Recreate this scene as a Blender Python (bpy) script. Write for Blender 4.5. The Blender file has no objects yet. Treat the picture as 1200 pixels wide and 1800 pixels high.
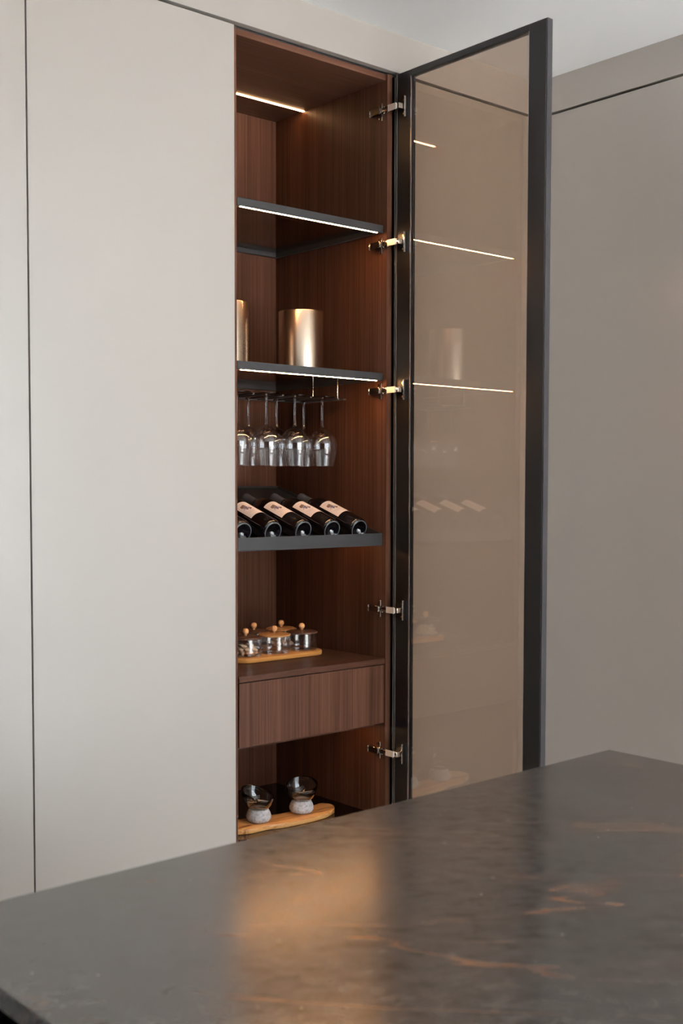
import bpy, bmesh, math, random
from mathutils import Matrix, Vector
random.seed(7)
C = bpy.context.scene.collection
sc = bpy.context.scene
PI = math.pi

# ------------------------------------------------------------------ camera
EYE = 1.38
def set_camera():
    cam = bpy.data.cameras.new('camera'); co = bpy.data.objects.new('camera', cam); C.objects.link(co)
    yaw, pitch, roll = 0.7119, -0.0478, -0.0018
    f, cy = 2069.3, 952.9                       # focal length and principal row for the 1200 x 1800 frame
    fw = Vector((math.sin(yaw)*math.cos(pitch), math.cos(yaw)*math.cos(pitch), math.sin(pitch)))
    rt = Vector((math.cos(yaw), -math.sin(yaw), 0)); up = rt.cross(fw)
    c, s = math.cos(roll), math.sin(roll)
    r2 = rt*c - up*s; u2 = rt*s + up*c
    m = Matrix((r2, u2, -fw)).transposed().to_4x4(); m.translation = Vector((0, -2.6139, EYE))
    co.matrix_world = m
    cam.sensor_fit = 'HORIZONTAL'; cam.sensor_width = 36; cam.lens = f*36/1200
    cam.shift_y = (cy-900)/1200
    cam.clip_start = 0.05
    cam.dof.use_dof = True; cam.dof.focus_distance = 3.5; cam.dof.aperture_fstop = 11
    sc.camera = co
set_camera()

# ------------------------------------------------------------------ world, daylight, exposure
w = bpy.data.worlds.new('overcast_sky'); sc.world = w; w.use_nodes = True
bg = w.node_tree.nodes['Background']; bg.inputs[0].default_value = (0.88, 0.95, 1.02, 1); bg.inputs[1].default_value = 7.1
sd = bpy.data.lights.new('sun', 'SUN'); sd.energy = 150; sd.color = (.94, .98, 1.07); sd.angle = .02
so = bpy.data.objects.new('sun', sd); C.objects.link(so); so.rotation_euler = (math.radians(38), 0, math.radians(12))   # sun through the big window behind the camera, falling on the floor near it
def portal(name, loc, rot, sx, sy):
    l = bpy.data.lights.new(name, 'AREA'); l.shape = 'RECTANGLE'; l.size = sx; l.size_y = sy
    l.cycles.is_portal = True
    o = bpy.data.objects.new(name, l); C.objects.link(o); o.location = loc; o.rotation_euler = rot
WB = -4.8                     # wall behind the camera
WIN = (0.4, 3.4, 0.06, 2.62)  # opening of the big window in that wall
portal('window_daylight', ((WIN[0]+WIN[1])/2, WB-0.16, (WIN[2]+WIN[3])/2), (PI/2, 0, 0), WIN[1]-WIN[0], WIN[3]-WIN[2])
sc.view_settings.view_transform = 'Standard'; sc.view_settings.look = 'None'
sc.view_settings.gamma = 1.0; sc.view_settings.use_curve_mapping = False
sc.view_settings.exposure = 0.2
try:
    sc.cycles.use_denoising = True
    sc.cycles.max_bounces = 14; sc.cycles.transparent_max_bounces = 24; sc.cycles.transmission_bounces = 10
    sc.cycles.diffuse_bounces = 6; sc.cycles.sample_clamp_indirect = 6
except Exception: pass

# ------------------------------------------------------------------ material helpers
def mat(name, col=(.5,.5,.5), rough=.5, metal=0, spec=.5, **kw):
    m = bpy.data.materials.new(name); m.use_nodes = True
    b = m.node_tree.nodes['Principled BSDF']
    b.inputs['Base Color'].default_value = (*col, 1); b.inputs['Roughness'].default_value = rough
    b.inputs['Metallic'].default_value = metal; b.inputs['Specular IOR Level'].default_value = spec
    for k, v in kw.items(): b.inputs[k.replace('_', ' ')].default_value = v
    return m
def N(m, t, **kw):
    n = m.node_tree.nodes.new(t)
    for k, v in kw.items(): setattr(n, k, v)
    return n
def L(m, a, b): m.node_tree.links.new(a, b)
def BS(m): return m.node_tree.nodes['Principled BSDF']
def ramp(m, stops, fac):
    r = N(m, 'ShaderNodeValToRGB'); e = r.color_ramp.elements
    while len(e) < len(stops): e.new(.5)
    for i, (p, c) in enumerate(stops): e[i].position = p; e[i].color = (*c, 1) if len(c) == 3 else c
    L(m, fac, r.inputs[0]); return r
def noise(m, vec, scale, detail=4, rough=.6, dist=0):
    n = N(m, 'ShaderNodeTexNoise'); n.inputs['Scale'].default_value = scale; n.inputs['Detail'].default_value = detail
    n.inputs['Roughness'].default_value = rough; n.inputs['Distortion'].default_value = dist
    L(m, vec, n.inputs['Vector']); return n
def mapping(m, scale=(1,1,1), rot=(0,0,0), coord='Object'):
    t = N(m, 'ShaderNodeTexCoord'); p = N(m, 'ShaderNodeMapping')
    p.inputs['Scale'].default_value = scale; p.inputs['Rotation'].default_value = rot
    L(m, t.outputs[coord], p.inputs[0]); return p.outputs[0]

def wood(name, dark, mid, light, grain=(160,160,1.6), rough=.42, scale=1.0, bump=.06):
    """fine straight-grained veneer; the grain runs along the axis with the small scale"""
    m = mat(name, mid, rough, 0, .12)
    v = mapping(m, grain)
    a = noise(m, v, scale, 6, .65)
    v2 = mapping(m, tuple(g*.09 for g in grain))
    b = noise(m, v2, scale, 3, .5, .4)
    mx = N(m, 'ShaderNodeMath', operation='MULTIPLY_ADD'); L(m, a.outputs[0], mx.inputs[0]); mx.inputs[1].default_value = .62
    s = N(m, 'ShaderNodeMath', operation='MULTIPLY'); L(m, b.outputs[0], s.inputs[0]); s.inputs[1].default_value = .38
    L(m, s.outputs[0], mx.inputs[2])
    r = ramp(m, [(.36, dark), (.5, mid), (.64, light)], mx.outputs[0])
    L(m, r.outputs[0], BS(m).inputs['Base Color'])
    bp = N(m, 'ShaderNodeBump'); bp.inputs['Strength'].default_value = bump; bp.inputs['Distance'].default_value = .001
    L(m, a.outputs[0], bp.inputs['Height']); L(m, bp.outputs[0], BS(m).inputs['Normal'])
    return m

def thin_glass(name, tint, r0, rough=0.0):
    """architectural glass: tinted transmission plus mirror reflection that grows at grazing angles"""
    m = bpy.data.materials.new(name); m.use_nodes = True; nt = m.node_tree; nt.nodes.clear()
    out = N(m, 'ShaderNodeOutputMaterial'); mix = N(m, 'ShaderNodeMixShader')
    tr = N(m, 'ShaderNodeBsdfTransparent'); tr.inputs[0].default_value = (*tint, 1)
    gl = N(m, 'ShaderNodeBsdfGlossy'); gl.inputs['Roughness'].default_value = rough; gl.inputs[0].default_value = (1,1,1,1)
    g = N(m, 'ShaderNodeNewGeometry'); d = N(m, 'ShaderNodeVectorMath', operation='DOT_PRODUCT')
    L(m, g.outputs['Incoming'], d.inputs[0]); L(m, g.outputs['Normal'], d.inputs[1])
    ab = N(m, 'ShaderNodeMath', operation='ABSOLUTE'); L(m, d.outputs['Value'], ab.inputs[0])
    om = N(m, 'ShaderNodeMath', operation='SUBTRACT'); om.inputs[0].default_value = 1; L(m, ab.outputs[0], om.inputs[1])
    pw = N(m, 'ShaderNodeMath', operation='POWER'); L(m, om.outputs[0], pw.inputs[0]); pw.inputs[1].default_value = 5
    ma = N(m, 'ShaderNodeMath', operation='MULTIPLY_ADD'); L(m, pw.outputs[0], ma.inputs[0]); ma.inputs[1].default_value = 1-r0; ma.inputs[2].default_value = r0
    L(m, ma.outputs[0], mix.inputs[0]); L(m, tr.outputs[0], mix.inputs[1]); L(m, gl.outputs[0], mix.inputs[2]); L(m, mix.outputs[0], out.inputs[0])
    return m
def emit(name, col, s):
    m = bpy.data.materials.new(name); m.use_nodes = True; m.node_tree.nodes.clear()
    o = N(m, 'ShaderNodeOutputMaterial'); e = N(m, 'ShaderNodeEmission'); e.inputs[0].default_value = (*col, 1); e.inputs[1].default_value = s
    L(m, e.outputs[0], o.inputs[0]); return m

# ------------------------------------------------------------------ materials
M = {}
M['lacquer'] = mat('taupe_matt_lacquer', (.440,.395,.352), .29, 0, 1.0)
M['ceiling'] = mat('white_ceiling_paint', (.92,.92,.915), .9, 0, .1)
M['wallpaint'] = mat('pale_wall_paint', (.62,.59,.55), .9, 0, .1)
M['floor'] = wood('bounce_pale_floor', (.70,.69,.675), (.77,.76,.745), (.83,.82,.80), (3,60,60), .5)  # unseen floor, tone raised to bounce sunlight up to the ceiling
M['bounce_ground'] = mat('pale_bounce_ground', (.70,.66,.60), .9, 0, .1)  # pale tone of the added outdoor ground that reflects sun into the room
M['bounce_absorber'] = mat('bounce_absorbing_wall', (.05,.047,.043), .9, 0, .1)  # unseen walls made near-black to cut bounce light on the right-hand fronts
M['walnut'] = wood('walnut_veneer_upright', (.036,.0135,.0068), (.066,.0265,.0150), (.098,.043,.0260))
M['walnut_flat'] = wood('walnut_veneer_lengthwise', (.036,.0135,.0068), (.064,.026,.015), (.096,.042,.025), (1.8,160,160))
M['dark_metal'] = mat('anodised_graphite', (.027,.0255,.026), .47, 0, .28)
M['black_metal'] = mat('black_anodised_frame', (.008,.0068,.007), .34, .0, .42)
M['edge_metal'] = mat('graphite_profile_edge', (.055,.05,.053), .35, .5, .5)
M['gap'] = mat('black_void', (.012,.011,.011), .8, 0, .1)
M['rubber'] = mat('grey_rubber_seal', (.05,.045,.04), .6)
M['bead'] = mat('bright_bead', (.45,.43,.45), .25, .9)
M['chrome'] = mat('nickel_plate', (.72,.68,.63), .14, 1)
M['dark_chrome'] = mat('dark_nickel', (.34,.30,.26), .18, 1)
M['glint_nickel'] = mat('nickel_painted_glint', (.80,.77,.73), .38, .35, .8)  # pale, low-metal colour stands in for the window's reflection on the hinge cap
M['brass'] = mat('brass_screw', (.72,.48,.2), .25, 1)
M['door_glass'] = thin_glass('bronze_glass', (.735,.65,.585), .082)
M['shelf_glass'] = thin_glass('smoked_shelf_glass', (.70,.68,.66), .05)
M['window_glass'] = thin_glass('window_pane_glass', (.97,.98,.98), .04)
M['black_glass'] = mat('black_gloss_glass', (.004,.0035,.0035), .03, 0, .6)
M['led'] = emit('warm_light_strip', (1.0,.50,.20), 170)
M['led_soft'] = emit('soft_warm_light_strip', (1.0,.54,.24), 34)
M['glass'] = mat('clear_glass', (1,1,1), 0.0, 0, .5, Transmission_Weight=1.0, IOR=1.48)
M['clear'] = thin_glass('clear_thin_glass', (.985,.985,.985), .06)
M['bottle'] = mat('dark_bottle_glass', (.006,.005,.006), .06, 0, .6, Coat_Weight=.4, Coat_Roughness=.03)
M['capsule'] = mat('grey_foil_capsule', (.085,.09,.10), .42, .3)
M['label'] = mat('cream_label_paper', (.70,.64,.61), .6, 0, .2)
M['ink_purple'] = mat('purple_grey_ink', (.13,.12,.20), .6)
M['ink_brown'] = mat('brown_ink', (.18,.11,.07), .6)
M['ink_grey'] = mat('grey_ink', (.42,.38,.36), .6)
M['oak_light'] = wood('honey_bamboo', (.50,.20,.05), (.62,.28,.075), (.72,.36,.12), (4,90,90), .4)
M['knob_wood'] = wood('pale_beech', (.62,.30,.12), (.72,.38,.17), (.80,.46,.24), (60,60,8), .4)
M['lid_dark'] = wood('dark_lid_wood', (.065,.03,.018), (.10,.048,.030), (.14,.07,.045), (6,90,90), .35)
M['lid_light'] = wood('honey_lid_wood', (.34,.15,.05), (.44,.21,.075), (.52,.28,.11), (6,90,90), .35)
M['nut'] = mat('beige_nut', (.62,.36,.19), .55)
m = M['nut']; n_ = noise(m, mapping(m, (1,1,1)), 120, 4); r_ = ramp(m, [(.35,(.55,.32,.18)),(.65,(.90,.68,.46))], n_.outputs[0]); L(m, r_.outputs[0], BS(m).inputs['Base Color'])
# stone coaster of the tasting cups
m = M['cupstone'] = mat('pale_speckled_stone', (.5,.48,.46), .7, 0, .3)
v = mapping(m); n_ = noise(m, v, 160, 6, .75); r_ = ramp(m, [(.30,(.15,.15,.16)),(.45,(.46,.46,.47)),(.7,(.68,.68,.69))], n_.outputs[0]); L(m, r_.outputs[0], BS(m).inputs['Base Color'])
bp = N(m,'ShaderNodeBump'); bp.inputs['Strength'].default_value=.25; bp.inputs['Distance'].default_value=.001; L(m,n_.outputs[0],bp.inputs['Height']); L(m,bp.outputs[0],BS(m).inputs['Normal'])
# olive wood board
m = M['olive'] = mat('olive_wood', (.6,.3,.1), .38, 0, .4)
v = mapping(m, (5,42,42), (0,0,.12)); n_ = noise(m, v, 1.0, 6, .6, 1.4)
r_ = ramp(m, [(.30,(.22,.075,.018)),(.42,(.55,.25,.075)),(.52,(.70,.37,.13)),(.62,(.52,.22,.06)),(.72,(.75,.43,.17))], n_.outputs[0]); L(m, r_.outputs[0], BS(m).inputs['Base Color'])
# brushed champagne metal
m = M['champagne'] = mat('brushed_champagne_metal', (.80,.66,.52), .27, 1)
v = mapping(m, (1,1,900)); n_ = noise(m, v, 1, 2); bp = N(m,'ShaderNodeBump'); bp.inputs['Strength'].default_value=.05; bp.inputs['Distance'].default_value=.0006
L(m, n_.outputs[0], bp.inputs['Height']); L(m, bp.outputs[0], BS(m).inputs['Normal'])
# stone worktop
def rotscale(m, ang, sc, off=(0,0,0)):
    a = mapping(m, (1,1,1), (0,0,ang)); p = N(m, 'ShaderNodeMapping'); p.inputs['Scale'].default_value = sc; p.inputs['Location'].default_value = off; L(m, a, p.inputs[0]); return p.outputs[0]
def stone():
    m = mat('dark_veined_stone', (.1,.09,.08), .22, 0, .85)
    v = mapping(m, (1,1,1), (0,0,.69))          # x runs along the veins
    big = noise(m, v, 3.2, 5, .6)
    v2 = rotscale(m, .69, (.9,1.3,1)); fine = noise(m, v2, 38, 9, .68, .2)
    add = N(m,'ShaderNodeMath',operation='MULTIPLY_ADD'); L(m,fine.outputs[0],add.inputs[0]); add.inputs[1].default_value=.7
    s = N(m,'ShaderNodeMath',operation='MULTIPLY'); L(m,big.outputs[0],s.inputs[0]); s.inputs[1].default_value=.3; L(m,s.outputs[0],add.inputs[2])
    base = ramp(m, [(.40,(.033,.028,.025)),(.47,(.056,.048,.043)),(.53,(.066,.058,.052)),(.62,(.086,.077,.069))], add.outputs[0])
    # veins: thin level lines of a stretched, warped noise, broken up by a second noise
    v3 = rotscale(m, .78, (.36,2.2,1), (5.1,2.9,0)); vn = noise(m, v3, 1.35, 7, .50, .25)
    col = base.outputs[0]
    for lvl, wdt, amt, mscale, colr in ((.50,.006,.75,5,(.24,.105,.050)), (.57,.006,.6,6,(.22,.105,.055)), (.43,.006,.6,5.5,(.20,.10,.055)), (.37,.006,.5,6.5,(.20,.10,.058))):
        d = N(m,'ShaderNodeMath',operation='SUBTRACT'); L(m,vn.outputs[0],d.inputs[0]); d.inputs[1].default_value=lvl
        a = N(m,'ShaderNodeMath',operation='ABSOLUTE'); L(m,d.outputs[0],a.inputs[0])
        mr = N(m,'ShaderNodeMapRange'); L(m,a.outputs[0],mr.inputs[0]); mr.inputs[1].default_value=0; mr.inputs[2].default_value=wdt; mr.inputs[3].default_value=1; mr.inputs[4].default_value=0
        mk = noise(m, v, mscale, 6, .7); mk2 = N(m,'ShaderNodeMapRange'); L(m,mk.outputs[0],mk2.inputs[0]); mk2.inputs[1].default_value=.40; mk2.inputs[2].default_value=.62
        mu = N(m,'ShaderNodeMath',operation='MULTIPLY'); L(m,mr.outputs[0],mu.inputs[0]); L(m,mk2.outputs[0],mu.inputs[1])
        mu2 = N(m,'ShaderNodeMath',operation='MULTIPLY'); L(m,mu.outputs[0],mu2.inputs[0]); mu2.inputs[1].default_value=amt
        mx = N(m,'ShaderNodeMix',data_type='RGBA'); L(m,mu2.outputs[0],mx.inputs[0]); L(m,col,mx.inputs[6]); mx.inputs[7].default_value=(*colr,1); col = mx.outputs[2]
    vo = N(m,'ShaderNodeTexVoronoi'); vo.inputs['Scale'].default_value=48; L(m, v, vo.inputs['Vector'])
    lt = N(m,'ShaderNodeMath',operation='LESS_THAN'); L(m,vo.outputs['Distance'],lt.inputs[0]); lt.inputs[1].default_value=.05
    pk = N(m,'ShaderNodeSeparateColor'); L(m,vo.outputs['Color'],pk.inputs[0]); gt = N(m,'ShaderNodeMath',operation='GREATER_THAN'); L(m,pk.outputs[0],gt.inputs[0]); gt.inputs[1].default_value=.75
    mm = N(m,'ShaderNodeMath',operation='MULTIPLY'); L(m,lt.outputs[0],mm.inputs[0]); L(m,gt.outputs[0],mm.inputs[1])
    mx = N(m,'ShaderNodeMix',data_type='RGBA'); L(m,mm.outputs[0],mx.inputs[0]); L(m,col,mx.inputs[6]); mx.inputs[7].default_value=(.34,.32,.30,1)
    L(m, mx.outputs[2], BS(m).inputs['Base Color'])
    rr = N(m,'ShaderNodeMapRange'); L(m,fine.outputs[0],rr.inputs[0]); rr.inputs[3].default_value=.15; rr.inputs[4].default_value=.23; L(m, rr.outputs[0], BS(m).inputs['Roughness'])
    return m
M['stone'] = stone()

# ------------------------------------------------------------------ object helpers
def wloc(o):
    v = Vector((0,0,0))
    while o: v += o.location; o = o.parent
    return v
def obj(name, bm, m, parent=None, world=True, smooth=False):
    """bmesh -> one linked mesh; vertices are given in world space unless world=False"""
    if parent and world:
        bmesh.ops.translate(bm, verts=bm.verts, vec=-wloc(parent))
    bmesh.ops.recalc_face_normals(bm, faces=bm.faces)
    me = bpy.data.meshes.new(name); bm.to_mesh(me); bm.free()
    if smooth:
        me.shade_smooth()
        me.set_sharp_from_angle(angle=math.radians(38))
    me.materials.append(M[m] if isinstance(m, str) else m)
    o = bpy.data.objects.new(name, me); C.objects.link(o)
    if parent: o.parent = parent
    return o
def box(x0,x1,y0,y1,z0,z1, bev=0, bm=None, seg=1):
    t = bmesh.new(); bmesh.ops.create_cube(t, size=1)
    for v in t.verts: v.co = Vector(((x0+x1)/2+v.co.x*(x1-x0), (y0+y1)/2+v.co.y*(y1-y0), (z0+z1)/2+v.co.z*(z1-z0)))
    if bev: bmesh.ops.bevel(t, geom=t.edges[:], offset=bev, segments=seg, affect='EDGES', profile=.5)
    if bm is None: return t
    me = bpy.data.meshes.new('tmp'); t.to_mesh(me); t.free(); bm.from_mesh(me); bpy.data.meshes.remove(me); return bm
def lathe(prof, seg=40, closed=False, bm=None, mtx=None, cap=False):
    """revolve (r, z) points about z; r=0 points become poles"""
    t = bmesh.new(); rings = []
    for r, z in prof:
        if r <= 1e-6: rings.append([t.verts.new((0,0,z))])
        else: rings.append([t.verts.new((r*math.cos(2*PI*i/seg), r*math.sin(2*PI*i/seg), z)) for i in range(seg)])
    pairs = list(zip(rings, rings[1:])) + ([(rings[-1], rings[0])] if closed else [])
    for a, b in pairs:
        for i in range(seg):
            j = (i+1) % seg
            if len(a) == 1 and len(b) == 1: continue
            if len(a) == 1: t.faces.new((a[0], b[i], b[j]))
            elif len(b) == 1: t.faces.new((a[i], b[0], a[j]))
            else: t.faces.new((a[i], b[i], b[j], a[j]))
    if mtx is not None: t.transform(mtx)
    if bm is None: return t
    me = bpy.data.meshes.new('tmp'); t.to_mesh(me); t.free(); bm.from_mesh(me); bpy.data.meshes.remove(me); return bm
def prism(pts, z0, z1, bev=0, seg=2):
    t = bmesh.new(); vs = [t.verts.new((x,y,z0)) for x,y in pts]; f = t.faces.new(vs)
    r = bmesh.ops.extrude_face_region(t, geom=[f]); tv = [g for g in r['geom'] if isinstance(g, bmesh.types.BMVert)]
    bmesh.ops.translate(t, verts=tv, vec=(0,0,z1-z0))
    if bev:
        ed = [e for e in t.edges if abs(e.verts[0].co.z-e.verts[1].co.z) < 1e-6]
        bmesh.ops.bevel(t, geom=ed, offset=bev, segments=seg, affect='EDGES', profile=.5)
    return t
def cyl(p0, p1, r, seg=16, bm=None):
    p0, p1 = Vector(p0), Vector(p1); d = p1-p0
    q = d.to_track_quat('Z','Y').to_matrix().to_4x4(); q.translation = p0
    return lathe([(0,0),(r,0),(r,d.length),(0,d.length)], seg, bm=bm, mtx=q)
def thing(name, label, cat, loc=(0,0,0), group=None):
    o = bpy.data.objects.new(name, None); C.objects.link(o); o.location = loc; o.empty_display_size = .05
    o['label'] = label; o['category'] = cat
    if group: o['group'] = group
    return o
def tag(o, label, cat, group=None):
    o['label'] = label; o['category'] = cat
    if group: o['group'] = group
    return o
def struct(o): o['kind'] = 'structure'; return o
def dup(root, loc, label, rotz=None):
    r = root.copy(); C.objects.link(r); r.location = loc; r['label'] = label
    if rotz is not None: r.rotation_euler[2] = rotz
    for ch in list(root.children):
        c = ch.copy(); C.objects.link(c); c.parent = r
        for g in list(ch.children):
            d = g.copy(); C.objects.link(d); d.parent = c
    return r

# ------------------------------------------------------------------ the setting
XL, XC, XR, YF, ZC = -2.9, 3.120, 3.74, 0.62, 2.7335      # left wall, right cabinet front, right wall, wall behind cabinets, ceiling
ZG = 2.618                                                 # underside of the soffit panels
struct(obj('floor', box(XL-.1, XR+.1, WB-.15, YF+.1, -.1, 0), 'floor'))
struct(obj('ceiling', box(XL-.1, XR+.1, WB-.15, YF+.1, ZC, ZC+.1), 'ceiling'))
struct(obj('wall_front', box(XL-.1, XR+.1, YF, YF+.1, 0, ZC), 'wallpaint'))
struct(obj('wall_right', box(XR, XR+.1, WB, YF, 0, ZC), 'wallpaint'))
struct(obj('wall_left', box(XL-.1, XL, WB, YF, 0, ZC), 'bounce_absorber'))
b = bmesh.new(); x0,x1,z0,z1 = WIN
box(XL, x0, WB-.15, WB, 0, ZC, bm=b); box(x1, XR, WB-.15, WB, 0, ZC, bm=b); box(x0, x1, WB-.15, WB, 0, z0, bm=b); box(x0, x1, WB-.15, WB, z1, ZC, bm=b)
struct(obj('wall_back', b, 'bounce_absorber'))
b = bmesh.new(); fy0, fy1 = WB-.11, WB-.05
box(x0,x1,fy0,fy1,z0,z0+.06,bm=b); box(x0,x1,fy0,fy1,z1-.06,z1,bm=b)
for k in range(5):
    xx = x0 + (x1-x0)*k/4; xx = min(max(xx, x0+.03), x1-.03); box(xx-.03, xx+.03, fy0, fy1, z0+.06, z1-.06, bm=b)
wf = struct(obj('window_1', b, 'black_metal'))
for k in range(4):
    a0 = x0+(x1-x0)*k/4; obj('pane', box(a0+.03, a0+(x1-x0)/4-.03, WB-.084, WB-.078, z0+.06, z1-.06), 'window_glass', wf)
struct(obj('bounce_ground', box(-16, 16, -34, WB-.16, -.12, -.02), 'bounce_ground'))     # unseen pale ground, added to throw sunlight through the window onto the ceiling
# soffit panels above the tall cabinets (front row and right row)
struct(obj('trim_1', box(XL, XC+.02, 0, .022, ZG, ZC, .0006), 'lacquer'))
struct(obj('trim_2', box(XC, XC+.022, -2.42, -.0005, ZG, ZC, .0006), 'lacquer'))

# ------------------------------------------------------------------ closed tall cabinets
ZP = 2.6095            # top of the doors
def tall_cabinet(x0, x1, label, strip=None):
    """front row, door faces -y"""
    t = thing('tall_cabinet', label, 'cabinet', ((x0+x1)/2, .3, 0), 'closed taupe tall cabinets')
    obj('carcass', box(x0+.001, x1-.001, .024, .60, .10, 2.612), 'gap', t)
    obj('plinth', box(x0+.001, x1-.001, .06, .08, 0, .0995), 'dark_metal', t)
    xe = strip if strip else x1
    obj('door', box(x0+.002, xe-.002, 0, .020, .11, ZP, .0008), 'lacquer', t)
    if strip: obj('filler_strip', box(strip+.002, x1-.001, 0, .020, .11, ZP, .0008), 'lacquer', t)
    return t
X0, X1, X2 = 1.2759, 1.8759, 2.4770
tall_cabinet(X0-1.2, X0-.6, 'plain taupe tall cabinet two doors left of the open wine cabinet')
tall_cabinet(X0-.6, X0, 'taupe tall cabinet at far left, only its right edge seen beyond the thin dark gap')
tall_cabinet(X0, X1, 'wide pale taupe tall cabinet closed immediately left of the open wine cabinet')
tall_cabinet(X2+.001, XC, 'taupe tall cabinet in the corner, seen through the bronze glass door', 3.0755)
def side_cabinet(y0, y1, label):
    t = thing('tall_cabinet', label, 'cabinet', (XC+.3, (y0+y1)/2, 0), 'closed taupe tall cabinets')
    obj('carcass', box(XC+.024, XC+.60, y0+.001, y1-.001, .10, 2.612), 'gap', t)
    obj('plinth', box(XC+.06, XC+.08, y0+.001, y1-.001, 0, .0995), 'dark_metal', t)
    obj('door', box(XC, XC+.020, y0+.002, y1-.002, .11, ZP, .0008), 'lacquer', t)
side_cabinet(-.62, -.0025, 'shaded taupe tall cabinet on the right wall beside the open glass door')
side_cabinet(-1.22, -.62, 'second taupe tall cabinet along the right wall, nearer the room')
# dark board behind the shadow gap under the soffit
struct(obj('trim_3', box(XL, XC+.02, .030, .045, 2.6125, ZG+.06), 'dark_metal'))
struct(obj('trim_4', box(XC+.030, XC+.045, -2.42, -.003, 2.6125, ZG+.06), 'dark_metal'))

# ------------------------------------------------------------------ the open wine cabinet
XI0, XI = 1.8965, 2.4451      # inner faces
YC, YB = .0215, .560          # carcass front edge, back panel
ZT = 2.5942; ZS1 = 2.1646; ZS2 = 1.7219; ZB = .8521; ZFL = .3611
wine = thing('wine_cabinet', 'open walnut-lined wine cabinet with lit shelves and its bronze glass door swung open', 'cabinet', ((XI0+XI)/2, .3, 0))
obj('side_panel', box(1.8765, XI0, YC, .58, .10, 2.612, .0006), 'walnut', wine)
obj('side_panel', box(XI, 2.4655, .0130, .58, .10, 2.612, .0006), 'walnut', wine)
obj('back_panel', box(XI0, XI, YB, .58, .10, ZT), 'walnut', wine)
obj('top_panel', box(XI0, XI, YC, .58, ZT, 2.612, .0005), 'walnut_flat', wine)
obj('bottom_panel', box(XI0, XI, YC, YB, ZFL-.022, ZFL-.004, .0005), 'walnut_flat', wine)
obj('glass_mat', box(XI0+.001, XI-.001, YC+.002, YB-.001, ZFL-.004, ZFL), 'black_glass', wine)
obj('plinth', box(1.8765, 2.4655, .06, .08, 0, .0995), 'dark_metal', wine)
obj('lower_drawer', box(1.8779, 2.4749, -.001, .0125, .11, .337, .0008), 'lacquer', wine)

def shelf(z, ledz):
    f = bmesh.new(); h = .0235; a0, a1, y0, y1 = XI0+.004, XI-.004, .0248, .552
    box(a0, a1, y0, y0+.016, z-h, z, .0006, bm=f); box(a0, a1, y1-.012, y1, z-h, z, .0006, bm=f)
    box(a0, a0+.012, y0+.016, y1-.012, z-h, z, .0006, bm=f); box(a1-.012, a1, y0+.016, y1-.012, z-h, z, .0006, bm=f)
    s = obj('shelf', f, 'dark_metal', wine)
    obj('glass_panel', box(a0+.012, a1-.012, y0+.016, y1-.012, z-.008, z-.002), 'shelf_glass', s)
    obj('light_strip', box(a0+.012, a1-.022, y0+.0015, y0+.0058, z-h-.0013, z-h), 'led', s)
    return s
shelf(ZS1, 0); shelf(ZS2, 0)
obj('light_strip', box(XI0+.004, XI-.002, .405, .413, ZT-.002, ZT), 'led_soft', wine)
# sloped bottle tray
ty0, ty1 = .0295, .545; tx0, tx1 = XI0+.004, XI-.003; tf = 1.1935; ta = math.tan(math.radians(18.3))
def trayz(y): return tf + .012 + (y-ty0)*ta
def quadbox(pts, th_vec):
    t = bmesh.new(); a = [t.verts.new(p) for p in pts]; b2 = [t.verts.new(Vector(p)+Vector(th_vec)) for p in pts]
    n = len(pts); t.faces.new(a); t.faces.new(b2[::-1])
    for i in range(n): j = (i+1) % n; t.faces.new((a[i], a[j], b2[j], b2[i]))
    return t
tray = obj('bottle_tray', quadbox([(tx0,ty0,trayz(ty0)-.008),(tx1,ty0,trayz(ty0)-.008),(tx1,ty1,trayz(ty1)-.008),(tx0,ty1,trayz(ty1)-.008)], (0,0,.004)), 'dark_metal', wine)
obj('front_lip', box(tx0, tx1, ty0-.004, ty0, 1.2000, 1.2356, .0006), 'dark_metal', tray)
obj('back_lip', box(tx0, tx1, ty1, ty1+.004, trayz(ty1)-.012, trayz(ty1)+.0025, .0006), 'dark_metal', tray)
for xx in (tx0, tx1-.003):
    obj('side_lip', quadbox([(xx,ty0,1.2005),(xx,ty1,trayz(ty1)-.014),(xx,ty1,trayz(ty1)+.0025),(xx,ty0,1.2356)], (.003,0,0)), 'dark_metal', tray)
obj('light_strip', box(XI0+.03, XI-.03, .120, .127, 1.2215, 1.2260), 'led_soft', tray)
# drawer box with its top board
obj('drawer_top', box(XI0, XI, .0150, YB, ZB-.0175, ZB, .0007), 'walnut_flat', wine)
dr = obj('drawer', box(XI0+.001, XI-.0015, .0165, .50, ZB-.1998, ZB-.0200, .0008), 'walnut', wine)
obj('drawer_floor', box(XI0, XI, .06, YB, ZB-.216, ZB-.2003), 'walnut_flat', wine)
obj('light_strip', box(XI0+.03, XI-.03, .09, .097, ZB-.2185, ZB-.216), 'led_soft', wine)
# stemware rack: slotted bar hung from the shelf on pins
GX = [2.348, 2.240, 2.132, 2.024]; GY = (.20, .29); ZR = 1.650
r = bmesh.new()
for xx in (2.4045, 1.968): box(xx-.0055, xx+.0055, .160, .345, ZR-.004, ZR, bm=r)
for xx in GX:
    for sx in (-.031, .031): box(xx+sx-.003, xx+sx+.003, .160, .345, ZR-.004, ZR, bm=r)
box(1.9575, 2.4145, .345, .362, ZR-.004, ZR, bm=r)
rack = obj('stemware_rack', r, 'dark_metal', wine)
for xx in (2.402, 1.970):
    for yy in (.190, .311): obj('pin', cyl((xx,yy,ZR-.002), (xx,yy,ZS2-.0085), .0016, 10), 'chrome', rack, smooth=True)

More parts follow.
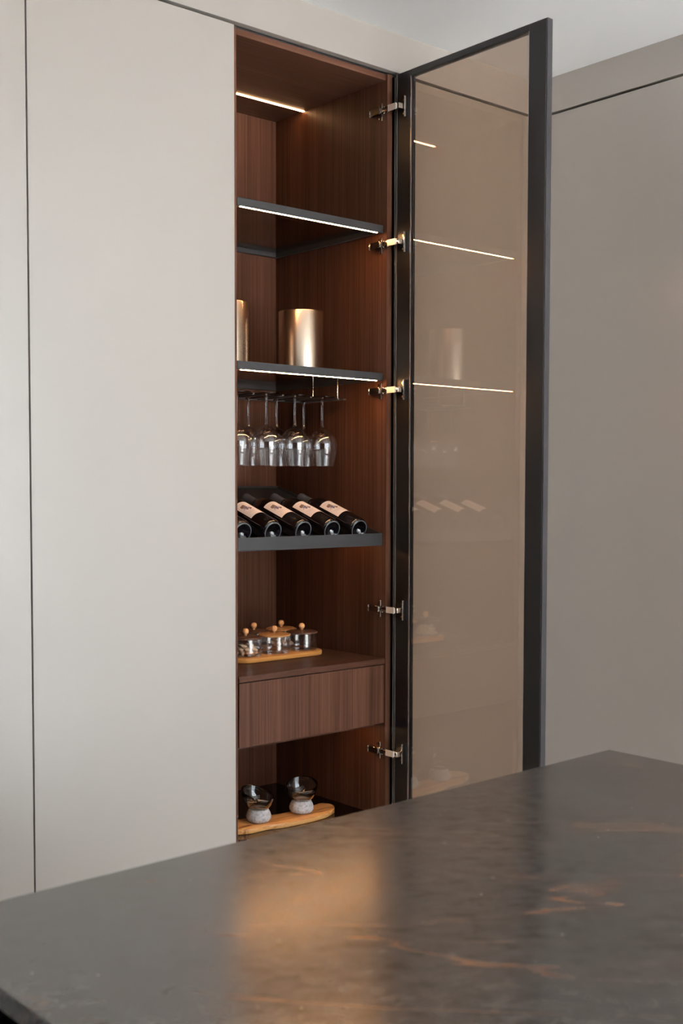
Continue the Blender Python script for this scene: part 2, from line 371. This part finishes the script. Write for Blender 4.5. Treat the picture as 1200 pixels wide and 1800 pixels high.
# glass door, open at a right angle
XD, YD = 2.4655, .5763; DT = .0215; Y1 = -.0035; DZ0, DZ1 = .335, ZP; SW = .058; RW = .026
f = bmesh.new()
box(XD, XD+DT, -YD, -YD+SW, DZ0, DZ1, .0012, bm=f); box(XD, XD+DT, Y1-SW-.004, Y1, DZ0, DZ1, .0012, bm=f)
box(XD, XD+DT, -YD+SW, Y1-SW-.004, DZ1-RW+.008, DZ1, .0008, bm=f); box(XD, XD+DT, -YD+SW, Y1-SW-.004, DZ0, DZ0+RW, .0008, bm=f)
door = obj('glass_door', f, 'black_metal', wine)
obj('glass_pane', box(XD+.006, XD+.010, -YD+SW, Y1-SW-.004, DZ0+RW, DZ1-RW+.008), 'door_glass', door)
obj('edge_profile', box(XD+.0015, XD+DT+.0005, -YD-.0035, -YD-.0002, DZ0, DZ1+.0003, .0008), 'edge_metal', door)
obj('glazing_bead', box(XD-.0006, XD+.0035, Y1-SW-.0062, Y1-SW-.0035, DZ0+RW, DZ1-RW+.008), 'bead', door)
obj('glazing_bead', box(XD-.0004, XD+.0035, -YD+SW-.0005, -YD+SW+.0012, DZ0+RW, DZ1-RW+.008), 'bead', door)
obj('door_seal', box(XD-.0035, XD-.0002, Y1-.0075, Y1-.0005, DZ0+.002, DZ1-.002, .0008), 'rubber', door)

# concealed hinges
def hinge(z):
    b = bmesh.new(); xs = XI                       # cabinet side face
    box(xs-.0175, xs-.004, .024, .072, z-.0085, z+.0085, .0018, bm=b, seg=2)     # channel body
    box(xs-.0195, xs-.0165, .026, .067, z-.0095, z+.0095, .0008, bm=b)
    h = obj('hinge', b, 'dark_chrome', wine, smooth=True)
    b = bmesh.new()
    box(xs-.004, xs-.0002, .022, .078, z-.0065, z+.0065, .0008, bm=b)
    box(xs-.0052, xs-.0002, .030, .037, z-.026, z+.026, .0008, bm=b)
    box(xs-.020, xs-.0008, .070, .0735, z-.0105, z+.0105, .0008, bm=b)
    obj('mounting_plate', b, 'chrome', h, smooth=True)
    # arm from the cabinet side over to the door
    q = bmesh.new()
    box(xs-.0150, xs-.006, -.006, .024, z-.0072, z+.0070, .0015, bm=q, seg=2)
    cyl((xs-.0105,.016,z-.0105), (xs-.0105,.016,z+.0105), .0028, 12, bm=q)
    cyl((xs-.0085,.002,z-.0105), (xs-.0085,.002,z+.0105), .0028, 12, bm=q)
    obj('arm', q, 'dark_chrome', h, smooth=True)
    q = bmesh.new()
    box(xs-.0120, xs+.0185, -.0500, -.0060, z-.0080, z+.0080, .0015, bm=q, seg=2)
    obj('cup_cover', q, 'chrome', h, smooth=True)
    q = bmesh.new()
    box(xs-.0160, xs-.0125, -.0400, -.0050, z-.0092, z+.0092, .0006, bm=q)
    obj('cover_cap', q, 'glint_nickel', h, smooth=True)
    q = bmesh.new()
    box(XD-.0150, XD-.0002, -.0555, -.0525, z-.030, z+.030, .0006, bm=q)
    box(XD-.0045, XD-.0002, -.0525, -.0410, z-.027, z+.027, .0006, bm=q)
    box(XD-.0100, XD-.0020, -.0525, -.0500, z-.0085, z+.0085, .001, bm=q)
    obj('flange_plate', q, 'chrome', h, smooth=True)
    for s in (-1, 1):
        obj('screw', cyl((XD-.0045,-.0465,z+s*.020), (XD-.0105,-.0465,z+s*.020), .0034, 12), 'brass', h, smooth=True)
        obj('screw', cyl((xs-.0052,.0335+.010,z+s*.018), (xs-.0002,.0335+.010,z+s*.018), .0036, 12), 'chrome', h, smooth=True)
    return h
for z in (2.503, 2.106, 1.668, 1.004, .566): hinge(z)

# ------------------------------------------------------------------ island
ang = .0167; IX, IY = 1.687, -1.3754; IW, IL, ZI = 1.237, 2.6, .92
isl = thing('kitchen_island', 'dark stone-topped kitchen island with rust-coloured veins in the foreground', 'island', (IX, IY, 0)); isl.rotation_euler[2] = ang
b = bmesh.new(); box(-IW, 0, -IL, 0, ZI-.020, ZI, .0015, bm=b, seg=2)
obj('worktop', b, 'stone', isl, world=False)
obj('recess', box(-IW+.02, -.02, -IL+.02, -.02, ZI-.045, ZI-.0202), 'gap', isl, world=False)
obj('body', box(-IW+.006, -.006, -IL+.006, -.006, .10, ZI-.0455, .001), 'black_metal', isl, world=False)
obj('plinth', box(-IW+.06, -.06, -IL+.06, -.06, 0, .0995), 'gap', isl, world=False)

# ------------------------------------------------------------------ canisters on the second shelf
def canister(loc, label):
    t = thing('metal_canister', label, 'canister', loc, 'brushed metal canisters on the second shelf')
    R, H = .0685, .1905
    obj('vessel', lathe([(0,0),(R-.002,0),(R,.002),(R,H-.0015),(R-.0008,H),(R-.0018,H-.0008),(R-.002,.0035),(0,.0035)], 96), 'champagne', t, world=False, smooth=True)
    return t
canister((2.288,.231,ZS2), 'brushed champagne metal cylinder, fully visible in the middle of the lit shelf')
canister((2.004,.231,ZS2), 'brushed champagne metal cylinder half hidden behind the closed panel at left')

# ------------------------------------------------------------------ hanging wine glasses
def wineglass(loc, label):
    t = thing('wine_glass', label, 'glass', loc, 'wine glasses hanging upside down under the second shelf')
    # z = 0 at foot rest, glass hangs downwards; foot lies on the rack bars
    obj('foot', lathe([(0,.0022),(.030,.0026),(.0400,.0030),(.0414,.0022),(.0410,.0008),(.036,-.0006),(.020,-.0028),(.010,-.0042),(.0055,-.0058),(.0042,-.008),(0,-.008)], 40), 'glass', t, world=False, smooth=True)
    stem = [(0,-.0081),(.0041,-.0081),(.0034,-.020),(.0033,-.070),(.0042,-.080),(.0052,-.086),(.0060,-.090),(0,-.0905)]
    obj('stem', lathe(stem, 20), 'glass', t, world=False, smooth=True)
    zt, zb = -.0906, -.2110
    outer = [(.006,0),(.016,-.006),(.028,-.0155),(.0385,-.0275),(.0445,-.040),(.0468,-.052),(.0460,-.068),(.0430,-.088),(.0395,-.106),(.0370,-.1204)]
    inner = [(r-.0011, z) for r, z in outer[::-1][:-1]]; inner = [(inner[0][0], -.1204)] + inner[1:] + [(0,-.0042)]
    pr = [(0,0)] + outer + inner
    obj('bowl', lathe([(r, z+zt) for r, z in pr], 56), 'clear', t, world=False, smooth=True)
    return t
gl = None
rowname = ('front', 'back'); order = ('rightmost', 'second from right', 'third from right', 'leftmost')
for j, y in enumerate(GY):
    for i, x in enumerate(GX):
        lab = '%s wine glass of the %s row hanging upside down from the dark rack' % (order[i], rowname[j])
        loc = (x, y, ZR+.0017)
        if gl is None: gl = wineglass(loc, lab)
        else: dup(gl, loc, lab)

# ------------------------------------------------------------------ wine bottles
def patch(u0, u1, a0, a1, R, bm=None, nu=1, na=14):
    """curved strip on a cylinder about z: u along z, a = angle from +y... top"""
    t = bm or bmesh.new(); g = [[t.verts.new((R*math.sin(a0+(a1-a0)*j/na), -R*math.cos(a0+(a1-a0)*j/na), u0+(u1-u0)*i/nu)) for j in range(na+1)] for i in range(nu+1)]
    for i in range(nu):
        for j in range(na): t.faces.new((g[i][j], g[i+1][j], g[i+1][j+1], g[i][j+1]))
    return t
def polypatch(pts, R, t):
    """polygon (along z, arc) laid on the cylinder, fan of triangles"""
    vs = [t.verts.new((R*math.sin(s/R), -R*math.cos(s/R), u)) for u, s in pts]
    c = (sum(p[0] for p in pts)/len(pts), sum(p[1] for p in pts)/len(pts))
    cv = t.verts.new((R*math.sin(c[1]/R), -R*math.cos(c[1]/R), c[0]))
    for i in range(len(vs)): t.faces.new((cv, vs[i], vs[(i+1) % len(vs)]))
RB = .0345; TILT = math.radians(18.3)
def bottle(loc, label):
    t = thing('wine_bottle', label, 'bottle', loc, 'dark wine bottles lying on the sloped tray'); t.rotation_euler = (-(PI/2-TILT), 0, 0)
    # local z = bottle axis from base to neck, local y = up side of the lying bottle
    prof = [(0,.016),(.010,.014),(.020,.006),(.0245,.0008),(.0265,0),(.0300,.0012),(.0332,.006),(RB,.014),(RB,.185),(.0335,.198),(.0300,.210),(.0250,.222),(.0180,.232),(.0150,.243),(.0142,.258),(.0140,.262),(0,.262)]
    g = obj('glass_body', lathe(prof, 56), 'bottle', t, world=False, smooth=True)
    obj('base_ring', lathe([(.0262,.0002),(.0272,-.0008),(.0284,-.0008),(.0292,.0004),(.0284,.0016),(.0270,.0016)], 56, closed=True), 'glassring', t, world=False, smooth=True)
    obj('capsule', lathe([(.0148,.236),(.0152,.245),(.0148,.262),(.0150,.290),(.0156,.291),(.0156,.297),(.0146,.3005),(0,.3005)], 32), 'capsule', t, world=False, smooth=True)
    lb = obj('paper_label', patch(.072,.165,-math.radians(62),math.radians(50),RB+.0003), 'label', t, world=False, smooth=True)
    s = bmesh.new(); star = []
    for k in range(12):
        rr = .0135 if k % 2 == 0 else .0068; a = 2*PI*k/12 + .2
        star.append((.122+rr*math.cos(a), -.0165+rr*math.sin(a)*1.05))
    polypatch(star, RB+.0006, s)
    obj('emblem', s, 'ink_purple', lb, world=False)
    s = bmesh.new(); polypatch([(.131,-.029),(.142,-.027),(.146,-.015),(.136,-.012),(.129,-.020)], RB+.0007, s); obj('emblem', s, 'ink_brown', lb, world=False)
    s = bmesh.new(); polypatch([(.106,-.012),(.113,-.004),(.120,-.006),(.112,-.014)], RB+.0007, s); obj('emblem', s, 'ink_brown', lb, world=False)
    for u, n in ((.100,.012),(.093,.009),(.152,.008)):
        obj('printed_rule', patch(u, u+.0013, -n/RB-.48, n/RB-.48, RB+.0006, na=8), 'ink_grey', lb, world=False)
    return t
M['glassring'] = mat('pale_bottle_rim', (.30,.32,.35), .08, .6, .8)
BXS = [2.375, 2.267, 2.157, 2.046, 1.9395]; bnames = ['rightmost wine bottle on the sloped tray, beside the walnut side panel', 'second wine bottle from the right on the sloped tray', 'third wine bottle from the right on the sloped tray', 'fourth wine bottle from the right on the tray, label partly cut by the closed panel', 'leftmost wine bottle on the tray, only its round base seen beside the closed panel']
by = .056
bz = trayz(by) - .012 + .008 + RB/math.cos(TILT) + .0010
b0 = None
for x, lab in zip(BXS, bnames):
    if b0 is None: b0 = bottle((x, by, bz), lab)
    else: dup(b0, (x, by, bz), lab)

# ------------------------------------------------------------------ jar tray, jars, nuts
JY = (.250, .355); JX = (2.307, 2.1985, 2.090); TZ = ZB+.0145
def rrect(x0,x1,y0,y1,r,n=10):
    pts = []
    for cx_, cy_, a in ((x1-r,y1-r,0),(x0+r,y1-r,PI/2),(x0+r,y0+r,PI),(x1-r,y0+r,1.5*PI)):
        for k in range(n+1): pts.append((cx_+r*math.cos(a+PI/2*k/n), cy_+r*math.sin(a+PI/2*k/n)))
    return pts
jt = tag(obj('serving_tray', prism(rrect(2.030,2.367,.190,.415,.052), ZB+.0004, TZ, .003), 'oak_light', smooth=True), 'honey-coloured rounded wooden tray carrying the lidded glass jars', 'tray')
RJ = .0475; HJ = .0520
def jar(loc, label, lid):
    t = thing('lidded_jar', label, 'jar', loc, 'lidded glass jars on the wooden tray')
    obj('glass_body', lathe([(0,0),(RJ-.003,0),(RJ,.003),(RJ,HJ),(RJ-.0026,HJ),(RJ-.0026,.0065),(RJ-.006,.0045),(0,.0045)], 64), 'clear', t, world=False, smooth=True)
    l = obj('lid', lathe([(0,HJ+.0004),(RJ+.001,HJ+.0004),(RJ+.0022,HJ+.002),(RJ+.0018,HJ+.0052),(RJ-.006,HJ+.0080),(0,HJ+.0096)], 56), lid, t, world=False, smooth=True)
    obj('knob', lathe([(0,HJ+.0085),(.0042,HJ+.0095),(.0036,HJ+.0125),(.0066,HJ+.0150),(.0090,HJ+.0190),(.0096,HJ+.0225),(.0088,HJ+.0268),(.0058,HJ+.0302),(0,HJ+.0318)], 24), 'knob_wood', l, world=False, smooth=True)
    return t
jl = {(0,0):('empty glass jar with dark lid at the right end of the tray, front row','lid_dark'),
      (0,1):('glass jar with honey-brown lid in the middle of the front row','lid_light'),
      (0,2):('front-left glass jar with dark lid, half filled with beige nuts','lid_dark'),
      (1,0):('back-row glass jar with honey-brown lid, holding a few nuts, nearest the side panel','lid_light'),
      (1,1):('back-row glass jar with dark lid and orange knob, left of the other rear jar','lid_dark'),
      (1,2):('leftmost back-row glass jar with dark lid, hidden behind the closed panel','lid_dark')}
for (j,i),(lab,lid) in jl.items(): jar((JX[i], JY[j], TZ+.0002), lab, lid)
# nuts, each a thing of its own
def nutmesh(seed):
    rnd = random.Random(seed); t = bmesh.new(); bmesh.ops.create_icosphere(t, subdivisions=2, radius=1)
    for v in t.verts:
        k = 1+.22*math.sin(3.1*v.co.x+seed)*math.cos(4*v.co.y+seed*2)+rnd.uniform(-.05,.05)
        v.co = Vector((v.co.x*.0115*k, v.co.y*.0068*k+.0035*(v.co.x**2), v.co.z*.0058*k))
    me = bpy.data.meshes.new('nut'); t.to_mesh(me); t.free(); me.shade_smooth(); me.materials.append(M['nut']); return me
nm = [nutmesh(s) for s in range(4)]
def nuts(cx_, cy_, layers, label, group):
    k = 0
    for n, rad, z in layers:
        for q in range(n):
            a = 2*PI*q/n + z*200; o = bpy.data.objects.new('nut', nm[k % 4]); C.objects.link(o); k += 1
            rr = rad*random.uniform(.9,1)
            o.location = (cx_+rr*math.cos(a), cy_+rr*math.sin(a), TZ+.0048+z)
            o.rotation_euler = (random.uniform(-.5,.5), random.uniform(-.5,.5), random.uniform(0,6)); tag(o, label, 'nut', group)
nuts(JX[2], JY[0], [(8,.031,.0070),(3,.012,.0070),(7,.027,.0170),(2,.009,.0175),(4,.018,.0265)], 'beige nut kernel heaped inside the front-left glass jar', 'nuts in the front-left jar')
nuts(JX[0], JY[1], [(8,.031,.0070),(3,.012,.0070),(6,.025,.0170),(3,.010,.0260)], 'brown nut kernel inside the back-row jar nearest the side panel', 'nuts in the rear jar')

# ------------------------------------------------------------------ olive board and tasting cups
outl = [(1.9854,.1503),(2.0227,.1335),(2.0806,.1330),(2.1353,.1178),(2.221,.1111),(2.2798,.1144),(2.3214,.1278),(2.3556,.1476),(2.3734,.1755),(2.375,.2004),(2.3557,.2194),(2.3302,.2153),(2.2167,.2068),(2.162,.2120),(2.0496,.2400),(1.985,.250),(1.955,.236),(1.942,.205),(1.955,.168)]
def smooth_loop(p, n=4):
    out = []
    m_ = len(p)
    for i in range(m_):
        a, b_, c, d = p[i-1], p[i], p[(i+1) % m_], p[(i+2) % m_]
        for k in range(n):
            t = k/n
            out.append(tuple(.5*((2*b_[q])+(-a[q]+c[q])*t+(2*a[q]-5*b_[q]+4*c[q]-d[q])*t*t+(-a[q]+3*b_[q]-3*c[q]+d[q])*t**3) for q in (0,1)))
    return out
obj_board = tag(obj('serving_board', prism(smooth_loop(outl), ZFL+.0004, ZFL+.0150, .0015), 'olive', smooth=True), 'live-edge olive wood board under the two glass bowls at the cabinet bottom', 'board')
def cup(loc, rot, shear, label):
    t = thing('tasting_cup', label, 'cup', loc, 'glass bowls on stone feet')
    obj('stone_foot', lathe([(0,0),(.024,0),(.032,.003),(.0372,.011),(.0378,.018),(.0345,.028),(.0300,.036),(.0285,.0385),(0,.0385)], 48), 'cupstone', t, world=False, smooth=True)
    o = [(.020,0),(.0285,.0012),(.0335,.0045),(.0395,.012),(.0440,.022),(.0475,.033),(.0490,.046)]
    inn = [(r-.0026, z+.0005) for r, z in o[::-1]]; inn = [(o[-1][0]-.0005,.0472),(o[-1][0]-.0013,.0477),(o[-1][0]-.0022,.0472)] + inn[:-1] + [(.018,.0055),(0,.005)]
    bm_ = lathe([(0,0)]+[(r,z) for r,z in o]+inn, 64)
    for v in bm_.verts:
        h = max(0, v.co.z-.004)/.043; v.co.z += h*h*shear*v.co.x/.049*.5 ; v.co.x += h*.004
    bmesh.ops.rotate(bm_, verts=bm_.verts, cent=(0,0,0), matrix=Matrix.Rotation(rot, 3, 'Z'))
    bmesh.ops.translate(bm_, verts=bm_.verts, vec=(0,0,.0392))
    obj('glass_bowl', bm_, 'glass', t, world=False, smooth=True)
cup((2.087,.182,ZFL+.0152), math.radians(112), .030, 'left tasting cup, clear slanted glass bowl on round grey stone foot')
cup((2.2465,.176,ZFL+.0152), math.radians(40), .026, 'right tasting cup, clear slanted glass bowl on round grey stone foot')
